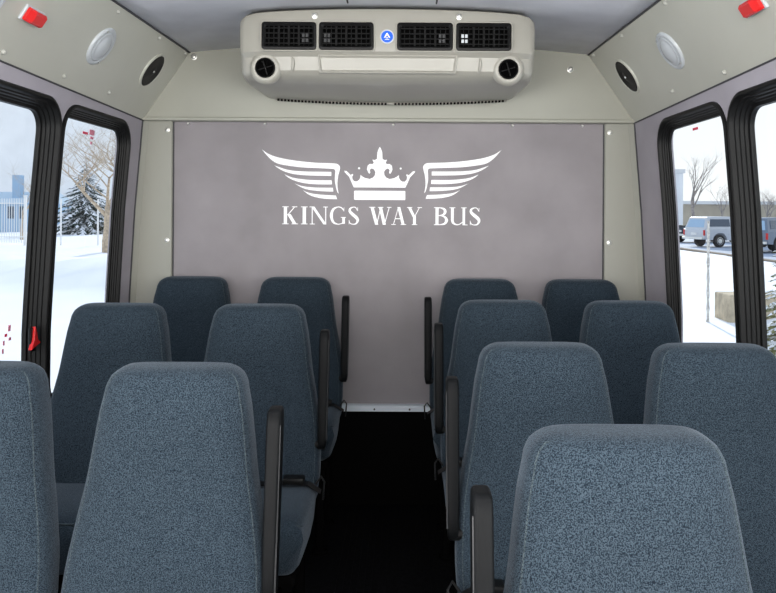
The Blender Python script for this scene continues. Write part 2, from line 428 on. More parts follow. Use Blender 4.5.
# black carpeted step across the rear and its bright edge strip
bm = BM(); box(bm, -0.955, 0.955, 3.425, YB, 0.0, 0.415, 0.004, 2); struct('baseboard_rear', bm, M['carpetblack'])
bm = BM()
prism(bm, [(3.414, 0.417), (3.414, 0.436), (3.419, 0.441), (YB, 0.443), (YB, 0.438), (3.424, 0.436), (3.424, 0.417)], 'x', -0.30, 0.30)
strip = tag(obj('edge_strip', bm, M['alu']), 'bright aluminium edge strip at the foot of the rear wall above the dark aisle', 'metal strip')
def screw_bm(bm, p, nrm, r=0.011):
    fr = frame_at(p, nrm, (0.3, 1, 0.2))
    lathe(bm, [(r*1.25, -0.002), (r*1.25, 0.0015), (r, 0.002), (r, 0.004), (r*0.8, 0.0065), (r*0.35, 0.0075), (r*0.3, 0.005)], fr, 16)
for x in (-0.205, -0.055, 0.10):
    bm = BM(); lathe(bm, [(0.004, -0.002), (0.004, 0.002), (0.002, 0.003)], frame_at((x, 3.414, 0.427), (0, -1, 0), (1, 0, 0)), 10)
    obj('screw', bm, M['black'], strip)

# screws in the trim panels
def cove_fr(s, t, y, d=0.0):
    a, b = cove_lo(y), cove_up(y)
    p = Vector((s*(a[0]+(b[0]-a[0])*t), y, a[1]+(b[1]-a[1])*t))
    up = Vector((s*(b[0]-a[0]), 0, b[1]-a[1])).normalized()
    nrm = Vector((-s*up.z, 0, s*up.x)) if False else Vector((-s*abs(up.z), 0, -abs(up.x)))
    return frame_at(p+nrm*d, nrm, up)
def screw(p, nrm, label, grp, r=0.010):
    bm = BM(); screw_bm(bm, (0, 0, 0), nrm, r)
    o = obj('screw', bm, M['screw'], smooth=True, flat_angle=40, loc=p); return tag(o, label, 'screw', grp)
for s, ls, L in ((-1, 'window side with the white fence', [(0.10, 2.57), (0.14, 2.94), (0.08, 2.19), (0.93, 2.63), (0.94, 3.04), (0.96, 3.36)]),
            (1, 'window side with the parked pickups', [(0.14, 2.84), (0.08, 2.41), (0.94, 2.49), (0.94, 2.95), (0.96, 3.34)])):
    lo_ = sorted([q[1] for q in L if q[0] < .5], reverse=True); up_ = sorted([q[1] for q in L if q[0] > .5], reverse=True)
    nth = ['first', 'second', 'third']
    for t, y in L:
        wh_ = ('%s screw from rear corner, %s edge of beige sloping panel, ' % ((nth[lo_.index(y)], 'lower') if t < .5 else (nth[up_.index(y)], 'upper')))
        f = cove_fr(s, t, y, 0.0012)
        bm = BM(); screw_bm(bm, (0, 0, 0), f.col[2].to_3d(), 0.007)
        tag(obj('screw', bm, M['covescrew'], smooth=True, flat_angle=40, loc=f.translation), wh_+('fence side' if s < 0 else 'pickup side'), 'screw', 'screws in the sloping panel, '+ls)
for x, z, a in ((-0.855, 1.975, 'at the fence-side ceiling corner'), (-0.88, 1.665, None), (0.60, 1.945, 'just beside the heater unit'), (0.795, 1.93, 'near the ceiling corner, pickup side')):
    if a: screw((x, 3.4005, z-0.005), (0, -1, 0), 'bright screw in rear upper panel '+a, 'screws in the rear upper panel', 0.011)
for s, a in ((-1, 'fence'), (1, 'pickup')):
    for z, bb in ((1.652, 'upper'), (1.165, 'lower')):
        screw((s*0.978, 3.4305, z), (0, -1, 0), '%s bright screw in the beige corner pillar on the %s side' % (bb, a), 'screws in the corner pillars', 0.0085)
for (x, z), q_ in zip(((-0.89, 1.683), (-0.55, 1.683), (0.02, 1.683), (0.55, 1.683), (0.86, 1.683)), ('by the fence-side pillar', 'up and outward from the fence-side wing', 'straight above the crown', 'up and outward from the pickup-side wing', 'by the pickup-side pillar')):
    bm = BM(); screw_bm(bm, (0, 0, 0), (0, -1, 0), 0.005)
    tag(obj('screw', bm, M['screw'], smooth=True, loc=(x, YB-0.001, z)), 'tiny screw on the grey rear wall top edge '+q_, 'screw', 'screws along the top of the rear wall')

# ---------------------------------------------------------------- fixtures in the coves
for s, ls, t, y in ((-1, 'fence-side', 0.58, 3.17), (1, 'pickup-side', 0.53, 3.15)):
    f = cove_fr(s, t, y)
    th = thing('ceiling_speaker', 'round black speaker in the %s sloping panel next to the rear corner' % ls, 'speaker', f.translation, 0, 'ceiling speakers')
    g_ = f.copy(); g_.translation = (0, 0, 0)
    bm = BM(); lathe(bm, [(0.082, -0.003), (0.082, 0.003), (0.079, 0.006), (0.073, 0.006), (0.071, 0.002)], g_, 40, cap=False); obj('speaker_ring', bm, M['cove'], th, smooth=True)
    bm = BM(); lathe(bm, [(0.0725, -0.001), (0.072, 0.004), (0.060, 0.0055), (0.056, 0.003), (0.048, 0.006), (0.044, 0.0035), (0.034, 0.007), (0.030, 0.004), (0.018, 0.008), (0.004, 0.0085)], g_, 40)
    obj('speaker_grille', bm, M['speaker'], th, smooth=True)
    bm = BM(); lathe(bm, [(0.005, 0.006), (0.005, 0.010), (0.003, 0.012)], g_, 12); obj('centre_cap', bm, M['screw'], th, smooth=True)
def dome(s, t, y, lab):
    f = cove_fr(s, t, y); th = thing('dome_light', lab, 'ceiling light', f.translation, 0, 'round dome lights'); g_ = f.copy(); g_.translation = (0, 0, 0)
    bm = BM(); lathe(bm, [(0.073, -0.003), (0.073, 0.004), (0.069, 0.008), (0.060, 0.009), (0.056, 0.006)], g_, 40, cap=False); obj('light_rim', bm, M['lensrim'], th, smooth=True)
    bm = BM(); lathe(bm, [(0.0575, 0.001), (0.057, 0.007), (0.05, 0.011), (0.046, 0.009), (0.040, 0.013), (0.02, 0.018), (0.004, 0.019)], g_, 40); obj('light_lens', bm, M['lens'], th, smooth=True)
    for a in (0.6, 0.6+PI):
        bm = BM(); lathe(bm, [(0.004, 0.006), (0.004, 0.0115), (0.002, 0.0125)], g_ @ Matrix.Translation((0.0645*math.cos(a), 0.0645*math.sin(a), 0)), 8); obj('screw', bm, M['screw'], th)
dome(-1, 0.54, 2.67, 'round frosted dome light in the fence-side sloping panel beside the speaker')
dome(-1, 0.47, 1.985, 'round frosted dome light cut off at the top corner above the fence side')
dome(1, 0.52, 2.66, 'round frosted dome light in the pickup-side sloping panel')
for s, t, y, ls in ((-1, 0.48, 2.205, 'fence-side'), (1, 0.48, 2.05, 'pickup-side')):
    f = cove_fr(s, t, y); th = thing('marker_light', 'red marker light on the %s sloping panel' % ls, 'marker light', f.translation, 0, 'red marker lights')
    g_ = f.copy(); g_.translation = (0, 0, 0)
    R0 = g_
    bm = BM(); box(bm, -0.024, 0.024, -0.052, 0.052, -0.002, 0.007, 0.003, 2, M4=R0); obj('lamp_base', bm, M['lensrim'], th)
    bm = BM()
    pr = [(-0.045, 0.006), (-0.045, 0.016), (-0.030, 0.030), (0.030, 0.030), (0.045, 0.016), (0.045, 0.006)]
    rings = [[R0 @ Vector((x*kk, yy*(1 if abs(x) < .018 else .94), 0.006+(zz-0.006)*(1 if abs(x) < .018 else .75))) for yy, zz in pr] for x, kk in ((-0.020, 1), (-0.014, 1), (0.0, 1), (0.014, 1), (0.020, 1))]
    loft(bm, rings); obj('red_lens', bm, M['red'], th)

# ---------------------------------------------------------------- heater / air conditioner
ac = thing('air_conditioner', 'beige ceiling air conditioner with four black vents above the rear wall', 'air conditioner', (0.01, 3.40, 1.76))
AO = Vector(ac.location)
def ac_section(x):
    """profile in (y,z) at a given x; the front is slightly curved in plan"""
    u = min(1, abs(x)/0.535); fy = 0.035*u**6
    drop = 0.022*(1-u*u)
    zt = ceil_z(x, 2.8)-0.004 if u < 0.9 else ceil_z(x, 2.8)-0.004-0.02*((u-0.9)/0.1)**2
    return [(3.41, zt), (2.80+fy, zt), (2.768+fy, zt-0.012), (2.760+fy, zt-0.035), (2.766+fy, 1.868), (2.775+fy, 1.860), (2.785+fy, 1.852),
            (2.795+fy, 1.805), (2.806+fy, 1.794), (2.822+fy, 1.786-drop*.1), (2.85+fy, 1.779-drop*.3), (2.90+fy, 1.775-drop*.4), (3.05, 1.777-drop*.7), (3.36, 1.786-drop), (3.372, 1.800-drop), (3.41, 1.80-drop)]
xs = [-0.535, -0.532, -0.524, -0.51, -0.47]+[-0.44+0.04*i for i in range(23)]+[0.47, 0.51, 0.524, 0.532, 0.535]
rings = []
for x in xs:
    e = max(0, abs(x)-0.51)/0.025; ins = 0.016*(1-math.sqrt(max(0, 1-e*e)))
    sec = ac_section(x)
    cy, cz = 3.1, 1.90
    r_ = []
    for (y, z) in sec:
        yy = y+ins*(1 if y < 3.3 else 0); zz = z+(ins if z < 1.9 else -ins*0.4)
        r_.append(Vector((x+0.006, yy, zz))-AO)
    rings.append(r_)
bm = BM(); loft(bm, rings); obj('shell', bm, M['ac'], ac, smooth=True, flat_angle=32)
def fr_y(z): return 2.760+(1.965-z)*0.06     # front face
def rr2(x0, x1, z0, z1, r, n=5):
    p = []
    for cx, cz, a0 in ((x1-r, z1-r, 0), (x0+r, z1-r, PI/2), (x0+r, z0+r, PI), (x1-r, z0+r, 1.5*PI)):
        for i in range(n+1):
            a = a0+PI/2*i/n; p.append((cx+r*math.cos(a), cz+r*math.sin(a)))
    return p
def ring_plate(bm, prof, mi=0):
    """prof: list of (outline pts, y)"""
    loft(bm, [[Vector((px, yy, pz))-AO for px, pz in pts] for pts, yy in prof], mi, cap=False)
for vi, (x0, x1) in enumerate(((-0.440, -0.246), (-0.236, -0.042), (0.042, 0.240), (0.252, 0.448))):
    z0, z1 = 1.872, 1.970; y = 2.7635
    vn = bpy.data.objects.new('air_vent', None); C.objects.link(vn); vn.parent = ac
    bm = BM()
    ring_plate(bm, [(rr2(x0-.006, x1+.006, z0-.006, z1+.006, .014), y+.004), (rr2(x0-.006, x1+.006, z0-.006, z1+.006, .014), y-.003), (rr2(x0-.002, x1+.002, z0-.002, z1+.002, .012), y-.004), (rr2(x0, x1, z0, z1, .011), y+.001)])
    obj('vent_surround', bm, M['ac'], vn, smooth=True)
    bm = BM()
    ring_plate(bm, [(rr2(x0, x1, z0, z1, .011), y+.002), (rr2(x0, x1, z0, z1, .011), y-.006), (rr2(x0+.008, x1-.008, z0+.008, z1-.008, .007), y-.008), (rr2(x0+.014, x1-.014, z0+.014, z1-.014, .005), y-.0035)])
    obj('vent_frame', bm, M['black'], vn, smooth=True, flat_angle=40)
    bm = BM()
    pts = rr2(x0+.002, x1-.002, z0+.002, z1-.002, .009)
    bm.faces.new([bm.verts.new(Vector((p[0], y-.0032, p[1]))-AO) for p in pts]); obj('vent_back', bm, M['deep'], vn)
    bm = BM()
    for k in range(4):
        zc = z0+0.022+k*0.018
        box(bm, x0+.012-AO.x, x1-.012-AO.x, y-.0075-AO.y, y-.0035-AO.y, zc-.0018-AO.z, zc+.0018-AO.z)
    for k in range(9):
        xc = x0+.026+k*(x1-x0-.052)/8
        ww = 0.0035 if k in (2, 4, 6) else 0.0012
        box(bm, xc-ww-AO.x, xc+ww-AO.x, y-.0085-AO.y, y-.004-AO.y, z0+.014-AO.z, z1-.014-AO.z)
    obj('louvers', bm, M['louver'], vn)
    # bright tabs seen deep in the grille
    bm = BM(); xa = (x1-0.05) if vi in (0, 2) else x0+0.018
    for cx in (xa, xa+0.013):
        for cz in (z0+0.026, z0+0.044):
            box(bm, cx-AO.x, cx+0.009-AO.x, y-.0092-AO.y, y-.007-AO.y, cz-AO.z, cz+0.012-AO.z)
    obj('vent_tabs', bm, M['lensrim'] if vi == 3 else M['armside'], vn)
# round side nozzles with raised collars
for x in (-0.433, 0.443):
    vn = bpy.data.objects.new('round_nozzle', None); C.objects.link(vn); vn.parent = ac
    fm = frame_at(Vector((x, 2.797, 1.813))-AO, (0, -1, -0.10), (1, 0, 0))
    bm = BM(); lathe(bm, [(0.060, -0.020), (0.056, -0.004), (0.048, 0.004), (0.040, 0.006), (0.035, 0.003)], fm, 36, cap=False); obj('nozzle_collar', bm, M['ac'], vn, smooth=True)
    bm = BM(); lathe(bm, [(0.036, -0.002), (0.036, 0.006), (0.032, 0.009), (0.029, 0.004), (0.028, -0.001)], fm, 32); obj('nozzle_ring', bm, M['black'], vn, smooth=True, flat_angle=50)
    bm = BM(); lathe(bm, [(0.0335, -0.001), (0.0335, 0.002), (0.001, 0.0022)], fm, 28); obj('nozzle_core', bm, M['deep'], vn)
    bm = BM()
    box(bm, -0.002, 0.002, -0.026, 0.026, -0.002, 0.007, M4=fm @ Matrix.Rotation(0.3, 4, 'Z')); box(bm, -0.026, 0.026, -0.0015, 0.0015, -0.002, 0.005, M4=fm @ Matrix.Rotation(0.3, 4, 'Z'))
    obj('nozzle_vanes', bm, M['louver'], vn)
# recessed tray, built as a raised trapezoid rim
bm = BM()
def trap(a, b, c, d): return [(a, d), (b, d), (b-0.012, c), (a+0.012, c)]
yr = lambda z: 2.785+(1.852-z)*0.19
def trap_ring(ins, dep):
    x0, x1, z0, z1 = -0.240+ins, 0.256-ins, 1.797+ins, 1.856-ins
    q = [(x0, z1), (x1, z1), (x1-0.006, z0), (x0+0.006, z0)]
    out = []
    for i in range(4):
        p, r = q[i], q[(i+1) % 4]
        for k in range(8): out.append((p[0]+(r[0]-p[0])*k/8, p[1]+(r[1]-p[1])*k/8))
    return [Vector((px, yr(pz)+dep, pz))-AO for px, pz in out]
loft(bm, [trap_ring(-0.004, 0.004), trap_ring(-0.002, -0.008), trap_ring(0.003, -0.010), trap_ring(0.007, -0.004), trap_ring(0.009, -0.0035)], cap=False)
obj('tray_rim', bm, M['ac'], ac, smooth=True, flat_angle=40)
bm = BM(); r9 = trap_ring(0.004, -0.0035); bm.faces.new([bm.verts.new(p) for p in r9]); obj('tray_panel', bm, M['ac'], ac)
# raised side ribs beside the nozzles
for x in (-0.335, 0.338):
    bm = BM(); tube(bm, [Vector((x+0.004*math.sin(k), yr(z)-0.001, z))-AO for k, z in enumerate((1.850, 1.84, 1.825, 1.806, 1.797))], [0.002, 0.005, 0.006, 0.005, 0.002], 8); obj('moulded_rib', bm, M['ac'], ac, smooth=True)
# perforated bottom edge
bm = BM()
def gpt(x):
    u = abs(x)/0.52; return Vector((x+0.01, 3.35-0.03*(1-u*u), 1.782-0.022*(1-u*u)))-AO
tube(bm, [gpt(-0.50+i*0.05) for i in range(21)], 0.0055, 8); obj('grille_rail', bm, M['ac'], ac, smooth=True)
for sg in (-1, 1):
    bm = BM()
    for i in range(32):
        p = gpt(sg*(0.021+i*0.0149)); box(bm, p.x-0.005, p.x+0.004, p.y-0.010, p.y+0.0, p.z-0.0075, p.z+0.001)
    obj('grille_slots', bm, M['deep'], ac)
# badge and screws
fm = frame_at(Vector((0.006, 2.7635, 1.920))-AO, (0, -1, 0), (1, 0, 0))
bd = bpy.data.objects.new('badge', None); C.objects.link(bd); bd.parent = ac
bm = BM(); lathe(bm, [(0.0255, -0.002), (0.0255, 0.003), (0.022, 0.004), (0.021, 0.003)], fm, 32, cap=False); obj('badge_ring', bm, M['lensrim'], bd, smooth=True)
bm = BM(); lathe(bm, [(0.022, -0.001), (0.022, 0.003), (0.0215, 0.0032)], fm, 32); obj('badge_disc', bm, M['blue'], bd)
bm = BM()
for pts in ([(-0.011, -0.004), (-0.0015, 0.013), (0.0015, 0.013), (0.011, -0.004), (0.0065, -0.004), (0.0, 0.0065), (-0.0065, -0.004)], [(-0.004, -0.006), (0.004, -0.006), (0.0, -0.0015)], [(-0.008, -0.011), (0.008, -0.011), (0.008, -0.0095), (-0.008, -0.0095)]):
    tri = tessellate_polygon([[Vector((p[0], p[1], 0)) for p in pts]]); a = [bm.verts.new(fm @ Vector((p[0], p[1], 0.0042))) for p in pts]
    for t in tri: bm.faces.new([a[i] for i in t])
obj('badge_mark', bm, M['white'], bd)
for x, z in ((-0.252, 1.992), (0.262, 1.992)):
    bm = BM(); screw_bm(bm, Vector((x, 2.7595, z))-AO, (0, -1, 0), 0.0085); obj('screw', bm, M['screw'], ac, smooth=True, flat_angle=40)

# ---------------------------------------------------------------- logo on the rear wall
def wp(px, py): return ((px-404)*3.448/776+0.07, 1.3-(py-211)*3.448/776)
LG = thing('wall_logo', 'white winged crown logo over the words KINGS WAY BUS on the rear wall', 'logo', (0.03, YB, 1.24))
LO = Vector(LG.location)
def poly(bm, pts, y0=-0.0015, y1=0.0005):
    tri = tessellate_polygon([[Vector((p[0], p[1], 0)) for p in pts]])
    A = [bm.verts.new((p[0]-LO.x, y0, p[1]-LO.z)) for p in pts]; B = [bm.verts.new((p[0]-LO.x, y1, p[1]-LO.z)) for p in pts]
    for t in tri: bm.faces.new([A[i] for i in t])
    n = len(pts)
    for i in range(n): bm.faces.new((A[i], A[(i+1) % n], B[(i+1) % n], B[i]))
def smoothp(pts, n=4, sharp=()):
    """closed Catmull-Rom, keeping the listed corners sharp"""
    out = []; N = len(pts)
    for i in range(N):
        p1, p2 = pts[i], pts[(i+1) % N]
        p0 = pts[i-1] if i not in sharp else p1
        p3 = pts[(i+2) % N] if (i+1) % N not in sharp else p2
        for k in range(n):
            t = k/n
            out.append(tuple(0.5*((2*p1[j])+(-p0[j]+p2[j])*t+(2*p0[j]-5*p1[j]+4*p2[j]-p3[j])*t*t+(-p0[j]+3*p1[j]-3*p2[j]+p3[j])*t**3) for j in (0, 1)))
    return out
FE = [([(42, 66), (80, 92), (130, 112), (200, 128), (300, 142), (400, 150), (500, 153), (530, 158), (545, 175), (543, 200), (535, 230), (530, 270), (531, 310), (538, 348),
        (528, 335), (519, 300), (513, 260), (514, 225), (515, 200), (505, 190), (480, 188), (400, 184), (300, 180), (200, 168), (140, 155), (100, 130), (70, 100)], (0, 13)),
      ([(122, 168), (150, 178), (200, 194), (260, 203), (340, 207), (490, 208), (490, 234), (340, 232), (250, 224), (190, 208), (150, 188)], (0, 5, 6)),
      ([(187, 225), (240, 246), (300, 256), (380, 262), (492, 262), (494, 289), (400, 289), (320, 282), (260, 268), (215, 248)], (0, 4, 5)),
      ([(254, 284), (300, 300), (360, 308), (430, 310), (500, 310), (504, 335), (430, 333), (350, 325), (300, 310)], (0, 4, 5)),
      ([(308, 328), (350, 345), (420, 355), (520, 360), (528, 384), (460, 382), (400, 374), (350, 358)], (0, 3, 4))]
for mir in (False, True):
    bm = BM()
    for pts, sh in FE:
        q = []
        for (a, b) in smoothp(pts, 3, sh):
            px, py = 255+a/6.44, 140+b/6.44
            if mir: px = 2*381.3-px; py = py-1.0
            q.append(wp(px, py))
        poly(bm, q)
    obj('wing', bm, M['white'], LG)
CR = [(88, 307), (75, 280), (58, 240), (28, 209), (26, 200), (40, 201), (58, 218), (66, 227), (79, 220), (84, 226), (77, 238), (80, 256), (92, 268), (108, 268), (122, 258), (130, 242), (130, 226), (142, 236), (160, 246), (190, 252), (210, 244), (223, 228), (226, 206), (217, 191), (204, 184), (194, 188), (190, 198), (194, 209), (188, 220), (180, 210), (172, 190), (176, 166), (190, 155), (208, 156), (216, 148), (206, 127), (222, 130), (236, 122), (238, 80), (246, 58), (254, 44)]
full = CR+[(508-a, b) for a, b in reversed(CR[:-1])]
bm = BM(); poly(bm, [wp(340+a/6.44, 140+b/6.44) for a, b in full])
for cx in (121, 389):
    poly(bm, [wp(340+(cx+7*math.cos(2*PI*k/10))/6.44, 140+(184+7*math.sin(2*PI*k/10))/6.44) for k in range(10)][::-1])
obj('crown', bm, M['white'], LG)
bm = BM(); poly(bm, [wp(340+a/6.44, 140+b/6.44) for a, b in rr2(90, 420, 328, 387, 5)]); obj('crown_band', bm, M['white'], LG)
# serif letters, each in a unit box (x right, y up)
def stroke(pts, wd, n=5):
    """open Catmull-Rom centre line with widths -> outline"""
    P = []; N = len(pts)
    for i in range(N-1):
        p0, p1, p2, p3 = pts[max(0, i-1)], pts[i], pts[i+1], pts[min(N-1, i+2)]
        for k in range(n+(1 if i == N-2 else 0)):
            t = k/n
            P.append(tuple(0.5*((2*p1[j])+(-p0[j]+p2[j])*t+(2*p0[j]-5*p1[j]+4*p2[j]-p3[j])*t*t+(-p0[j]+3*p1[j]-3*p2[j]+p3[j])*t**3) for j in (0, 1))+(wd[i]+(wd[i+1]-wd[i])*t,))
    L, R = [], []
    for i, p in enumerate(P):
        a, b = P[max(0, i-1)], P[min(len(P)-1, i+1)]
        dx, dy = b[0]-a[0], b[1]-a[1]; l = math.hypot(dx, dy) or 1
        L.append((p[0]-dy/l*p[2]/2, p[1]+dx/l*p[2]/2)); R.append((p[0]+dy/l*p[2]/2, p[1]-dx/l*p[2]/2))
    return L+R[::-1]
def bar(x0, y0, x1, y1, w): return [(x0-w/2, y0), (x0+w/2, y0), (x1+w/2, y1), (x1-w/2, y1)]
def ser(x0, x1, y, up): 
    t = 0.04
    return [(x0, y), (x1, y), (x1, y+(t if up else -t)), (x0, y+(t if up else -t))]
# x measured in cap heights; letters given as polygons
def K(): return [bar(.17, 0, .17, 1, .17), ser(0, .34, 0, 1), ser(0, .34, 1, 0), bar(.28, .50, .66, .98, .055), ser(.52, .80, 1, 0), bar(.36, .56, .68, 0, .19), ser(.5, .84, 0, 1)], .84
def I(): return [bar(.17, 0, .17, 1, .17), ser(0, .34, 0, 1), ser(0, .34, 1, 0)], .34
def N_(): return [bar(.15, 0, .15, 1, .05), ser(.02, .30, 0, 1), ser(0, .26, 1, 0), bar(.18, 1, .86, 0, .17), bar(.90, 0, .90, 1, .05), ser(.76, 1.02, 1, 0)], 1.02
def G(): return [stroke([(.80, .80), (.66, .95), (.46, .98), (.20, .85), (.09, .5), (.20, .14), (.46, .02), (.66, .05), (.80, .12)], [.04, .06, .05, .13, .17, .13, .05, .05, .05]), bar(.80, .04, .80, .42, .15), ser(.64, .94, .42, 0), [(.80, .74), (.83, .74), (.83, .99), (.80, .92)]], .94
def S(): return [stroke([(.50, .80), (.42, .95), (.28, .98), (.11, .90), (.09, .74), (.26, .56), (.45, .40), (.53, .24), (.44, .06), (.26, .02), (.10, .08), (.05, .22)], [.03, .05, .05, .10, .15, .18, .18, .15, .08, .05, .05, .03]), [(.51, .76), (.54, .76), (.54, .99), (.51, .95)], [(.03, .26), (.06, .26), (.06, .0), (.03, .03)]], .58
def W(): return [bar(.16, 1, .42, 0, .17), bar(.64, .98, .42, 0, .045), bar(.62, 1, .84, 0, .17), bar(1.10, .98, .84, 0, .045), ser(0, .34, 1, 0), ser(.48, .78, 1, 0), ser(.98, 1.22, 1, 0)], 1.22
def A(): return [bar(.15, 0, .46, 1, .045), bar(.48, 1, .76, 0, .18), [(.24, .32), (.66, .32), (.66, .37), (.25, .37)], ser(.02, .30, 0, 1), ser(.60, .94, 0, 1)], .94
def Yl(): return [bar(.14, 1, .44, .45, .18), bar(.76, .98, .46, .45, .05), bar(.46, 0, .46, .52, .17), ser(0, .32, 1, 0), ser(.64, .92, 1, 0), ser(.30, .63, 0, 1)], .92
def B(): return [bar(.17, 0, .17, 1, .17), stroke([(.08, .975), (.36, .97), (.56, .90), (.62, .76), (.54, .60), (.34, .54), (.18, .535)], [.04, .05, .12, .16, .11, .05, .04]), stroke([(.18, .53), (.40, .53), (.62, .44), (.70, .27), (.60, .09), (.36, .03), (.02, .025)], [.04, .05, .12, .17, .12, .05, .04]), ser(0, .3, 0, 1), ser(0, .3, 1, 0)], .79
def U(): return [bar(.17, .30, .17, 1, .16), stroke([(.17, .36), (.20, .16), (.38, .04), (.58, .05), (.76, .18)], [.16, .14, .07, .05, .05]), bar(.84, 0, .84, 1, .15), ser(0, .34, 1, 0), ser(.68, 1.0, 1, 0), ser(.84, 1.06, 0, 1)], 1.06
text = [(K, 282.2, 298.0), (I, 301.0, 307.6), (N_, 309.5, 327.9), (G, 329.8, 346), (S, 348.3, 358.6), (W, 369, 391.4), (A, 391, 406.2), (Yl, 407, 422), (B, 434, 448.2), (U, 449.5, 467.6), (S, 469.5, 480)]
for word, a, b in (('KINGS', 0, 5), ('WAY', 5, 8), ('BUS', 8, 11)):
    bm = BM(); k = 0
    for f, x0, x1 in text[a:b]:
        polys, wd = f(); k += 1
        for j, q in enumerate(polys):
            poly(bm, [wp(x0+(p[0]/wd)*(x1-x0), 224.9-p[1]*17.8) for p in q], -0.0015-0.00006*j, 0.0005)
    obj('lettering', bm, M['white'], LG)['label'] = 'white serif word '+word

# ---------------------------------------------------------------- seats
TW = [(0.0, .088), (0.0025, .104), (0.008, .117), (0.018, .128), (0.032, .136), (0.05, .139), (0.08, .146), (0.13, .153), (0.20, .162), (0.27, .176), (0.35, .189), (0.43, .194), (0.50, .194), (0.56, .186), (0.60, .172)]
TT = [(0.0, .020), (0.0025, .034), (0.008, .044), (0.018, .051), (0.032, .055), (0.05, .057), (0.13, .058), (0.3, .056), (0.42, .060), (0.5, .062), (0.60, .050)]
ZT = 0.99; REC = 0.21
hs = [0, .0025, .006, .011, .018, .026, .036, .048, .064]+[.085+.025*i for i in range(20)]+[.58, .60]
def back_y(h): return -REC*h + 0.012*math.sin(min(1, h/0.55)*PI)
def back_ring(h, grow=0.0, n=52):
    w_, t_ = lerp(TW, h)+grow, lerp(TT, h)+grow; e = 2/3.6
    r = []
    for k in range(n):
        a = 2*PI*k/n; c, s_ = math.cos(a), math.sin(a)
        x = w_*math.copysign(abs(c)**e, c); y = t_*math.copysign(abs(s_)**e, s_)
        if y < 0: y += 0.010*(1-(x/w_)**2)*0.0 - 0.006*(1-(x/w_)**2)
        r.append(Vector((x, back_y(h)+y, ZT-h)))
    return r
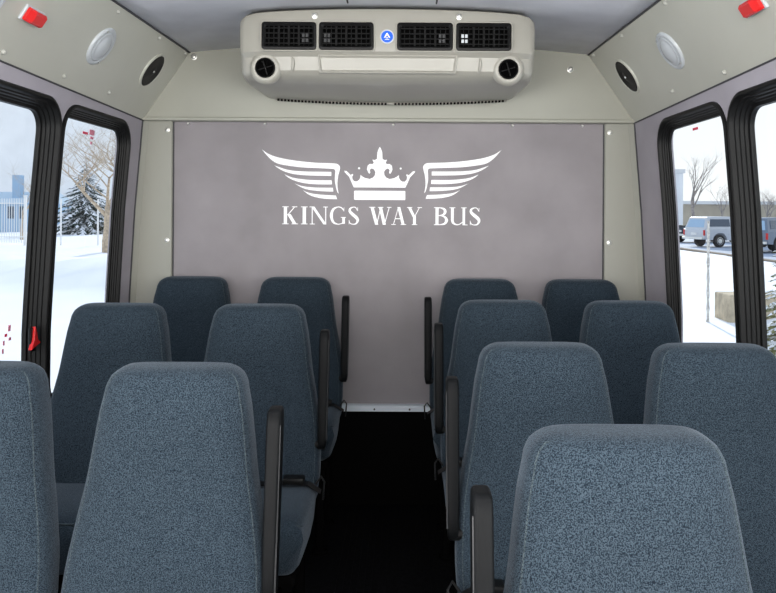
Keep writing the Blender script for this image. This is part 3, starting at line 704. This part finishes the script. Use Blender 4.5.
def build_seat(arm):
    """origin on the floor under the top edge of the backrest; arm: -1, 0, 1 = side of the armrest"""
    t = bpy.data.objects.new('bus_seat', None); C.objects.link(t); t.empty_display_size = 0.1
    bm = BM(); loft(bm, [back_ring(h) for h in hs]); bk = obj('backrest', bm, M['seat'], t, smooth=True)
    bm = BM()
    def edge(h, side):
        w_, t_ = lerp(TW, h), lerp(TT, h); a = 0.93; 
        yy = (1-a**3.6)**(1/3.6)
        return Vector((side*w_*a, back_y(h)-t_*yy-0.0005, ZT-h))
    hp = [h for h in hs if 0.011 <= h <= 0.54]
    path = [edge(h, -1) for h in reversed(hp)]
    top = [Vector((x, back_y(0.006)-lerp(TT, 0.006)*0.86, ZT-0.0075)) for x in (-.09, -.045, 0, .045, .09)]
    path += top+[edge(h, 1) for h in hp]
    tube(bm, path, 0.0014, 6); obj('piping', bm, M['piping'], bk, smooth=True)
    # cushion
    yb = back_y(0.5)-0.045
    bm = BM()
    def cr_(y, zt, zb, wt, wb):
        rt, rb = 0.032, 0.03; p = []
        for cx, cz, a0, r in ((wt-rt, zt-rt, 0, rt), (-wt+rt, zt-rt, PI/2, rt), (-wb+rb, zb+rb, PI, rb), (wb-rb, zb+rb, 1.5*PI, rb)):
            for i in range(7):
                a = a0+PI/2*i/6; p.append(Vector((cx+r*math.cos(a), y, cz+r*math.sin(a))))
        return p
    loft(bm, [cr_(yb+0.05, .470, .36, .19, .17), cr_(yb, .482, .355, .189, .182), cr_(yb-.1, .492, .35, .192, .184), cr_(yb-.2, .500, .35, .192, .182), cr_(yb-.28, .503, .352, .191, .180), cr_(yb-.32, .499, .358, .188, .176),
              cr_(yb-.345, .488, .368, .194, .158), cr_(yb-.355, .472, .385, .180, .15)])
    cu = obj('seat_cushion', bm, M['seat'], t, smooth=True)
    bm = BM(); tube(bm, [Vector((-.19, yb-.33, .487)), Vector((-.1, yb-.342, .492)), Vector((0, yb-.343, .493)), Vector((.1, yb-.342, .492)), Vector((.19, yb-.33, .487))], 0.0024, 6); obj('piping', bm, M['piping'], cu, smooth=True)
    # pan and legs
    bm = BM(); box(bm, -.17, .17, yb-.31, yb+.05, .32, .350, .008, 2); obj('seat_pan', bm, M['carpetblack'], t)
    for y in (yb-.27, yb+.01):
        for x in (-.14, .14):
            bm = BM(); tube(bm, [(x, y, .33), (x, y, .012)], 0.016, 10); lathe(bm, [(0.028, 0.0), (0.028, 0.008), (0.018, 0.014)], Matrix.Translation((x, y, 0)), 14)
            obj('leg', bm, M['carpetblack'], t, smooth=True, flat_angle=40)
    if arm:
        xa = arm*0.200
        sh = Matrix(((1, 0, 0, 0), (0, 1, REC*0.85, -REC*0.85*ZT), (0, 0, 1, 0), (0, 0, 0, 1)))
        bm = BM(); rings = []
        prof = [(0.073, .009, .014), (0.0745, .0115, .020), (0.079, .0137, .025), (0.10, .0145, .027), (0.20, .0145, .027), (0.30, .0140, .026), (0.36, .0135, .024), (0.395, .013, .022), (0.412, .011, .017), (0.417, .006, .010)]
        for h, wx, wy in prof:
            r = []
            for k in range(24):
                a = 2*PI*k/24; c, s_ = math.cos(a), math.sin(a); e = 0.38
                r.append(sh @ Vector((xa+wx*math.copysign(abs(c)**e, c), -0.028+wy*math.copysign(abs(s_)**e, s_), ZT-h)))
            rings.append(r)
        loft(bm, rings); ar = obj('armrest', bm, M['arm'], t, smooth=True, flat_angle=50)
        bm = BM(); tube(bm, [sh @ Vector((xa+arm*0.013, -0.050, ZT-0.10)), sh @ Vector((xa+arm*0.013, -0.050, ZT-0.39))], 0.0018, 6); obj('armrest_seam', bm, M['armside'], ar)
        bm = BM(); lathe(bm, [(0.012, -0.010), (0.014, -0.006), (0.014, 0.034), (0.011, 0.037)], frame_at(sh @ Vector((xa-arm*0.028, -0.03, ZT-0.408)), (arm, 0, 0), (0, 0, 1)), 20)
        obj('armrest_pivot', bm, M['black'], t, smooth=True, flat_angle=40)
        # lap belt lying at the crease, buckle towards the aisle
        bm = BM()
        def belt(pts, hw):
            rr = []
            for p in pts:
                p = Vector(p); rr.append([p+Vector((0, -hw, 0)), p+Vector((0, hw, 0)), p+Vector((0, hw, .002)), p+Vector((0, -hw, .002))])
            loft(bm, rr)
        b0 = yb-0.042
        belt([(arm*.205, b0, .470), (arm*.17, b0, .494), (arm*.12, b0-.004, .499), (arm*.06, b0-.01, .497), (arm*.02, b0-.004, .494)], .018)
        bl = obj('lap_belt', bm, M['black'], t)
        bm = BM(); box(bm, arm*.13-.03, arm*.13+.03, b0-.020, b0+.020, .496, .515, .005, 2); obj('belt_buckle', bm, M['black'], bl, smooth=True, flat_angle=40)
        bm = BM(); tube(bm, [(arm*.19, b0+.01, .49), (arm*.205, b0+.015, .51), (arm*.215, b0+.0, .50), (arm*.213, b0-.02, .455)], 0.003, 6); obj('belt_stalk', bm, M['black'], bl)
    return t
protos = {a: build_seat(a) for a in (-1, 0, 1)}
used = set()
def place(arm, x, y, label, group, drop=0.31, wide=1.0):
    o = protos[arm] if arm not in used else copy_tree(protos[arm])
    used.add(arm); o.location = (x, y, 0); o.scale = (wide, 1, (1.3-drop)/ZT); tag(o, label, 'bus seat', group)
GRP = 'blue-grey fabric bus seats'
XA, XO = 0.400, 0.828
# distance of the backrest top from the camera, its height below the eye, aisle and window seat positions
Lr = [(1.52, .302, .368, .766, .98), (2.46, .298, .384, .828, 1.05), (3.365, .290, .395, .842, 1.09)]
Rr = [(1.112, .310, .383, None, 1.02), (1.829, .309, .391, .800, 1.04), (2.637, .301, .404, .833, 1.08), (3.33, .290, .396, .829, 1.11)]
# the aisle armrest hangs on the aisle side: +x for the left block, -x for the right block
fl = ['closest aisle seat with raised armrest on the side with the fence outside', 'middle-row aisle seat with raised armrest on the side with the fence outside', 'rearmost aisle seat touching the grey wall on the side with the fence outside']
fo = ['closest window seat beside the fence view, cut off by the picture edge', 'middle-row window seat under the rear window on the fence side', 'rearmost window seat by the beige corner pillar on the fence side']
for (y, h, xa, xo, wd_), a, b in zip(Lr, fl, fo):
    place(1, -xa, y, 'blue-grey '+a, GRP, h, wd_); place(0, -xo, y, 'blue-grey '+b, GRP, h, wd_)
fr_ = ['large front-row aisle seat with raised armrest on the pickup-view side', 'second-row aisle seat with raised armrest on the pickup-view side', 'third-row aisle seat with raised armrest on the pickup-view side', 'last-row aisle seat against the rear wall on the pickup-view side']
fo_ = [None, 'second-row window seat in front of the dark window post, pickup-view side', 'third-row window seat under the window showing the parked pickup', 'last-row window seat by the beige corner pillar on the pickup-view side']
for (y, h, xa, xo, wd_), a, b in zip(Rr, fr_, fo_):
    place(-1, xa, y, 'blue-grey '+a, GRP, h, wd_)
    if b: place(0, xo, y, 'blue-grey '+b, GRP, h, wd_)

# red emergency latch on the dark window post
lt = thing('emergency_latch', 'red emergency latch on the dark post between the fence-side windows', 'window latch', (-1.150, 2.555, 0.86))
bm = BM(); prism(bm, [(-0.030, -0.02), (0.032, -0.004), (0.012, 0.008), (0.006, 0.030), (-0.004, 0.052), (-0.012, 0.010)], 'x', 0.0, 0.012); obj('latch_handle', bm, M['red'], lt)
bm = BM(); box(bm, -0.006, 0.004, -0.02, 0.02, -0.03, 0.05, .002, 1); obj('latch_plate', bm, M['black'], lt)

# ================================================================ outside
random.seed(4)
def gz(x, y):
    z = -0.75
    if x < 15.2:
        z += 0.10*noise.noise(Vector((x*0.25, y*0.25, 1)))+0.05*noise.noise(Vector((x*0.8, y*0.8, 3)))
        # ploughed bank on the fence side
        d = (y+0.45*x-17.5)
        if x < -1: z += 0.95*math.exp(-(d/1.5)**2)*min(1, (-1-x)/3)*(0.8+0.35*noise.noise(Vector((x*0.35, y*0.3, 7))))
    return z
bm = BM()
xs = [-70, -50, -38]+[-30+1.0*i for i in range(46)]; ys = [-12, -6, 0, 3, 5]+[6+1.0*i for i in range(46)]+[58, 70, 90]
xs.append(15.6)
G_ = [[bm.verts.new((x, y, gz(x, y))) for x in xs] for y in ys]
for a, b in zip(G_, G_[1:]):
    for k in range(len(xs)-1): bm.faces.new((a[k], a[k+1], b[k+1], b[k]))
struct('ground', bm, M['snow'], smooth=True)
bm = BM(); v = [bm.verts.new(p) for p in ((15.6, -12, -0.78), (150, -12, -0.78), (150, 260, -0.78), (15.6, 260, -0.78))]; bm.faces.new(v)
struct('road', bm, M['slush'])
bm = BM(); v = [bm.verts.new(p) for p in ((-150, 88, -0.80), (15.7, 88, -0.80), (15.7, 260, -0.80), (-150, 260, -0.80))]; bm.faces.new(v)
struct('ground_far', bm, M['snow'])
bm = BM(); box(bm, 15.45, 15.75, 5, 90, -0.95, -0.66, .03, 2); struct('curb', bm, M['curb'])

# fence: posts, rails, pickets
def lx(px, d): return 0.07+(px-404)*d/776
fe = thing('metal_fence', 'white metal picket fence standing in snow outside the window', 'fence', (-24, 44, -0.75))
fx0, fx1 = -10.0, 2.6   # local, fence runs along x
bm = BM()
for z in (0.45, 2.35): tube(bm, [(fx0, 0, z), (fx1, 0, z)], 0.035, 6)
obj('rail', bm, M['fence'], fe)
for i in range(90):
    x = fx0+(fx1-fx0)*(i+0.5)/90
    bm = BM(); tube(bm, [(x, 0, 0.1), (x, 0, 2.62)], 0.022, 5); o = obj('picket', bm, M['fence'], fe)
for i in range(6):
    x = fx0+(fx1-fx0)*i/5
    bm = BM(); box(bm, x-.07, x+.07, -.07, .07, -0.1, 2.75, .01, 1); box(bm, x-.09, x+.09, -.09, .09, 2.75, 2.81); obj('post', bm, M['fence'], fe)
for px in (61, 98):
    x = lx(px, 43); bm = BM(); tube(bm, [(0, 0, -0.1), (0, 0, 2.6)], 0.05, 8)
    tag(obj('metal_post', bm, M['fence'], loc=(x, 43, -0.75)), 'thin grey post in snow %s the dark snowy spruce' % ('beside' if px == 61 else 'in front of'), 'post', 'posts by the spruce')

# buildings
def building(name, label, x0, x1, y0, y1, h, m, roof=None, wins_=()):
    t = thing(name, label, 'building', ((x0+x1)/2, y0, -0.8)); cx = (x0+x1)/2
    bm = BM(); box(bm, x0-cx, x1-cx, 0, y1-y0, 0, h); obj('wall', bm, m, t)
    bm = BM()
    if roof: prism(bm, [(-0.5, h), ((y1-y0)/2, h+roof), (y1-y0+0.5, h)], 'x', x0-cx-.5, x1-cx+.5); obj('roof', bm, M['roofsnow'], t)
    else: box(bm, x0-cx-.2, x1-cx+.2, -.2, y1-y0+.2, h, h+.5); obj('parapet', bm, M['fence'], t)
    for (a, b, c, d) in wins_:
        bm = BM(); box(bm, a-cx, b-cx, -0.06, 0.05, c, d); obj('window', bm, M['autoglass'], t)
    return t
building('warehouse', 'huge pale grey building wall behind the bare tree and spruce', lx(-90, 95), lx(150, 95), 95, 112, 19, M['stucco'])
t = building('small_house', 'low blue house with snowy roof and chimney behind the white fence', lx(-70, 70), lx(33, 70), 70, 78, 2.6, M['bluewall'], 1.1, ((lx(8, 70), lx(14, 70), 1.2, 2.3), (lx(19, 70), lx(25, 70), 1.2, 2.3)))
bm = BM(); box(bm, 1.8, 2.5, 1.5, 2.3, 2.6, 5.2); obj('chimney', bm, M['bluewall'], t)
for ch in t.children:
    if ch.name.startswith('chimney'): ch.location.x = lx(7, 70)-(lx(-70, 70)+lx(33, 70))/2-2.1
building('long_building', 'long tan low building beyond the parked pickups', lx(683, 118), lx(735, 118)+40, 118, 135, 3.4, M['tan'])
building('tall_building', 'pale grey-blue tower at the edge of the lot, beyond the dark pickup', lx(655, 100), lx(683, 100), 100, 112, 7.2, M['stucco'])
# hedge-like hill line behind
bm = BM(); rows = []
for y, k in ((170, 0), (185, 1), (230, 1)):
    rows.append([bm.verts.new((-40+12*i, y, -0.8+k*(4+3*noise.noise(Vector((i*0.31, 2, 0)))))) for i in range(26)])
for a, b in zip(rows, rows[1:]):
    for k in range(25): bm.faces.new((a[k], a[k+1], b[k+1], b[k]))
struct('hill', bm, M['tan'], smooth=True)

# bare trees
def bare_tree(name, label, x, y, h, seed, m, lean=(0, 0), r0=0.17, levels=5, spread=0.55, fork=0.28, dens=4):
    rnd = random.Random(seed); bmt, bmb = BM(), BM(); t = thing(name, label, 'tree', (x, y, gz(x, y)-0.05 if x < 15 else -0.78))
    def grow(bm, p, d, ln, r, lv):
        pts = [p]; q = p.copy(); dd = d.copy(); n = 4
        for i in range(n):
            dd = (dd+Vector((rnd.uniform(-1, 1), rnd.uniform(-1, 1), rnd.uniform(-.3, .6)))*0.14).normalized(); q = q+dd*ln/n; pts.append(q.copy())
        tube(bm, pts, [r*(1-0.45*i/n) for i in range(n+1)], 6 if lv > 2 else 4)
        if lv == 0: return
        k = dens if lv < levels else 5
        for j in range(k):
            i = rnd.choice((2, 3, 4)) if lv < levels else rnd.choice((3, 4, 4))
            a = rnd.uniform(0, 2*PI); side = Vector((math.cos(a), math.sin(a), rnd.uniform(-.1, .5)))
            nd = (dd*(1-spread)+side*spread).normalized(); nd.z = abs(nd.z)*0.7+0.25; nd.normalize()
            grow(bmb, pts[i], nd, ln*rnd.uniform(.55, .8) if lv < levels else h*(1-fork)*rnd.uniform(.32, .45), r*0.5*rnd.uniform(.7, 1), lv-1)
    grow(bmt, Vector((0, 0, 0)), Vector((lean[0], lean[1], 1)).normalized(), h*fork, r0, levels)
    obj('trunk', bmt, m, t, smooth=True); obj('branches', bmb, m, t, smooth=True)
    return t
bare_tree('bare_tree', 'pale bare tree with spreading branches beside the dark spruce, fence side', lx(108, 36), 36, 9.0, 5, M['bark'], (-0.12, 0), 0.26, 5, 0.62, 0.25, 4)
bare_tree('bare_tree', 'thin pale bare tree rising behind the white fence', lx(22, 52), 52, 6.5, 9, M['bark'], (0, 0), 0.10, 4, 0.55, 0.3, 4)
bare_tree('bare_tree', 'tall forked bare tree behind the parked silver pickup', lx(694, 72), 72, 9.2, 12, M['bark2'], (0.03, 0), 0.2, 4, 0.34, 0.35, 3)
bare_tree('bare_tree', 'small thin bare tree behind the cab of the silver pickup', lx(722, 76), 76, 5.8, 23, M['bark2'], (0, 0), 0.11, 4, 0.4, 0.35, 3)
bare_tree('bare_tree', 'twiggy bare tree at the picture edge behind the far pickup', lx(768, 80), 80, 6.0, 31, M['bark2'], (0, 0), 0.14, 4, 0.5, 0.3, 4)

# spruces: drooping whorled boughs with snow on top
def spruce(label, x, y, h, rad, seed, mn, nb=26, layers=15, snow=0.5, z0=None):
    rnd = random.Random(seed); base = gz(x, y) if z0 is None else z0
    t = thing('spruce_tree', label, 'tree', (x, y, base))
    bm = BM(); tube(bm, [(0, 0, 0), (0, 0, h*0.5), (0, 0, h*0.97)], [h*0.02, h*0.012, 0.01], 8); obj('trunk', bm, M['bark2'], t)
    bn, bs = BM(), BM()
    for L in range(layers):
        u = (L+0.5)/layers; z = h*(0.06+0.90*u); R = rad*(1-u)**0.85+0.05*rad
        k = max(5, int(nb*(1-u*0.75)))
        for j in range(k):
            a = 2*PI*j/k+rnd.uniform(-.3, .3)+L; rl = R*rnd.uniform(.7, 1.08)
            d = Vector((math.cos(a), math.sin(a), 0)); s_ = Vector((-d.y, d.x, 0)); n = 6; zz = z+rnd.uniform(-.5, .5)*h/layers
            for i in range(n):
                f0 = (i+0.3)/n; p = d*rl*f0+Vector((0, 0, zz-0.22*rl*f0-0.10*rl*f0*f0+0.05))
                wdt = rl*0.20*(1-0.6*f0); ln = rl/n*1.5
                for sg in (-1, 1, 0):
                    q = p+d*ln*(0.6 if sg else 1)+s_*sg*wdt*rnd.uniform(.8, 1.3)+Vector((0, 0, -0.10*rl*rnd.uniform(.3, 1.2)))
                    e = (q-p); o2 = e.cross(Vector((0, 0, 1))).normalized()*ln*0.20
                    tip = bn.verts.new(q); a1 = bn.verts.new(p+o2); a2 = bn.verts.new(p-o2); a3 = bn.verts.new(p+Vector((0, 0, ln*0.20))); 
                    for tri in ((a1, a3, tip), (a3, a2, tip), (a2, a1, tip), (a1, a2, a3)): bn.faces.new(tri)
                    if rnd.random() < snow:
                        up = Vector((0, 0, ln*0.13)); q2 = p+e*0.8
                        b0 = bs.verts.new(q2+up); b1 = bs.verts.new(p+o2*1.1+up*.6); b2 = bs.verts.new(p-o2*1.1+up*.6); b3 = bs.verts.new(p+up*2.6)
                        for tri in ((b1, b3, b0), (b3, b2, b0), (b2, b1, b0), (b1, b2, b3)): bs.faces.new(tri)
    obj('foliage', bn, mn, t); obj('snow_on_boughs', bs, M['snow'], t)['kind'] = 'stuff'
    return t
spruce('dark green spruce loaded with snow behind the bare tree, fence side', lx(86, 64), 64, 6.4, 2.9, 3, M['needle'], snow=0.6)
spruce('yellow-green spruce at the picture edge in the pickup-side window', lx(790, 9.5), 9.5, 2.0, 0.62, 8, M['needle2'], 22, 13, snow=0.55)

# stake and stone block in the near snow
bm = BM()
rings = []
for i in range(24):
    z = -0.1+1.95*i/23; r = 0.026+0.006*math.sin(i*1.9); rings.append([Vector((r*math.cos(2*PI*k/8+i*0.5)+0.03*(1-i/23)*0, r*math.sin(2*PI*k/8+i*0.5), z)) for k in range(8)])
loft(bm, rings); sx, sy = lx(708.5, 14.3), 14.3
tag(obj('garden_stake', bm, M['stake'], loc=(sx, sy, gz(sx, sy)), smooth=True), 'thin pale rope-wrapped stake upright in the snow before the silver pickup', 'stake')
bm = BM(); box(bm, 0, 1.5, 0, 0.7, -0.2, 0.62, .03, 2)
t = thing('stone_block', 'tan stone block half buried in snow near the stake', 'stone block', (lx(730, 14.2), 14.2, gz(6, 14.2)-0.12))
obj('block', bm, M['stone'], t)
bm = BM()
rings = []
for i in range(9):
    u = i/8; rings.append([Vector((-0.1+1.7*u, -0.75+0.8*v, (0.03+0.42*u)*(math.sin(min(1, v*1.15)*PI/2)**1.4)*(1.0)-0.05)) for v in [k/8 for k in range(9)]]+[Vector((-0.1+1.7*u, 0.05, -0.15)), Vector((-0.1+1.7*u, -0.75, -0.15))])
loft(bm, rings); obj('snow_drift', bm, M['snow'], t, smooth=True)

# vehicles. Local x is forward, z up, origin on the ground under the rear bumper centre
def pickup(label, x, y, ang, paint, cap=True, glassm=None):
    t = thing('pickup_truck', label, 'pickup', (x, y, -0.78), ang, 'parked pickups')
    hw = 0.95
    body = [(0.0, .50), (0.0, 1.08), (0.06, 1.12), (2.05, 1.12), (4.05, 1.12), (4.35, 1.08), (5.35, 1.00), (5.50, .92), (5.52, .50), (4.95, .45), (4.90, .62), (4.72, .84), (4.40, .88), (4.10, .80), (3.95, .62), (3.90, .42), (1.65, .42), (1.60, .62), (1.42, .84), (1.10, .88), (0.82, .80), (0.66, .62), (0.62, .45)]
    bm = BM(); prism(bm, [(a, b) for a, b in body], 'y', -hw, hw); obj('body', bm, paint, t)
    cabp = [(2.05, 1.12, .90), (2.15, 1.72, .74), (2.35, 1.80, .72), (3.35, 1.80, .72), (3.60, 1.74, .74), (4.30, 1.10, .88)]
    bm = BM(); L = [[Vector((a, s*c, b)) for a, b, c in cabp] for s in (-1, 1)]; loft(bm, L); obj('cab', bm, paint, t)
    for s in (-1, 1):
        for (x0, x1, x2, x3) in ((2.26, 3.02, 3.02, 2.34), (3.10, 4.05, 3.55, 3.10)):
            bm = BM(); o1 = 0.012
            q = [Vector((x0, s*(.885+o1), 1.17)), Vector((x1, s*(.885+o1), 1.17)), Vector((x2, s*(.745+o1), 1.70)), Vector((x3, s*(.745+o1), 1.70))]
            loft(bm, [q, [p+Vector((0, s*0.01, 0.0)) for p in q]]); obj('side_window', bm, M['autoglass'], t)
    if cap:
        cp = [(0.06, 1.12, .93), (0.30, 1.78, .78), (0.42, 1.84, .76), (2.0, 1.86, .76), (2.05, 1.12, .93)]
        bm = BM(); loft(bm, [[Vector((a, s*c, b)) for a, b, c in cp] for s in (-1, 1)]); obj('canopy', bm, paint, t)
        for s in (-1, 1):
            bm = BM(); q = [Vector((.42, s*.905, 1.26)), Vector((1.9, s*.905, 1.26)), Vector((1.9, s*.805, 1.70)), Vector((.52, s*.805, 1.70))]
            loft(bm, [q, [p+Vector((0, s*.014, 0)) for p in q]]); obj('canopy_window', bm, M['autoglass'], t)
        bm = BM(); q = [Vector((.10, -.78, 1.20)), Vector((.10, .78, 1.20)), Vector((.27, .66, 1.68)), Vector((.27, -.66, 1.68))]
        loft(bm, [q, [p+Vector((-.02, 0, 0.01)) for p in q]]); obj('rear_window', bm, M['bluewall'], t)
    else:
        bm = BM(); box(bm, .08, 2.0, -.88, .88, 1.125, 1.20, .02, 1); obj('bed_cover', bm, M['tyre'], t)
    for s in (-1, 1):
        bm = BM(); box(bm, -.03, .06, s*.95-.10 if s > 0 else -.955, s*.955 if s > 0 else -.85, .72, 1.05, .01, 1); obj('tail_light', bm, M['red'], t)
    bm = BM(); box(bm, -.16, .02, -.93, .93, .48, .62, .03, 2); obj('bumper', bm, M['screw'], t)
    bm = BM(); box(bm, -.025, .0, -.25, .25, .74, .88); obj('number_plate', bm, M['fence'], t)
    for wx in (1.13, 4.42):
        for s in (-1, 1):
            f = frame_at((wx, s*.74, .38), (0, s, 0), (1, 0, 0))
            bm = BM(); lathe(bm, [(.20, 0.0), (.36, 0.0), (.38, .03), (.38, .20), (.36, .23), (.24, .23)], f, 24); wh = obj('wheel', bm, M['tyre'], t, smooth=True, flat_angle=40)
            bm = BM(); lathe(bm, [(.23, .20), (.23, .235), (.18, .225), (.06, .245), (.02, .25)], f, 20); obj('hubcap', bm, M['screw'], wh, smooth=True)
    return t
pickup('silver pickup with matching canopy parked across the snowy lot', lx(694, 47.2), 47.2, math.radians(18), M['silver'], True)
pickup('dark blue pickup parked just beyond the silver one', lx(676, 54)+0.2, 54, math.radians(28), M['navy'], False)
pickup('grey pickup with canopy seen past the dark post at the picture edge', lx(763, 39), 40.5, math.radians(40), M['greyp'], True)
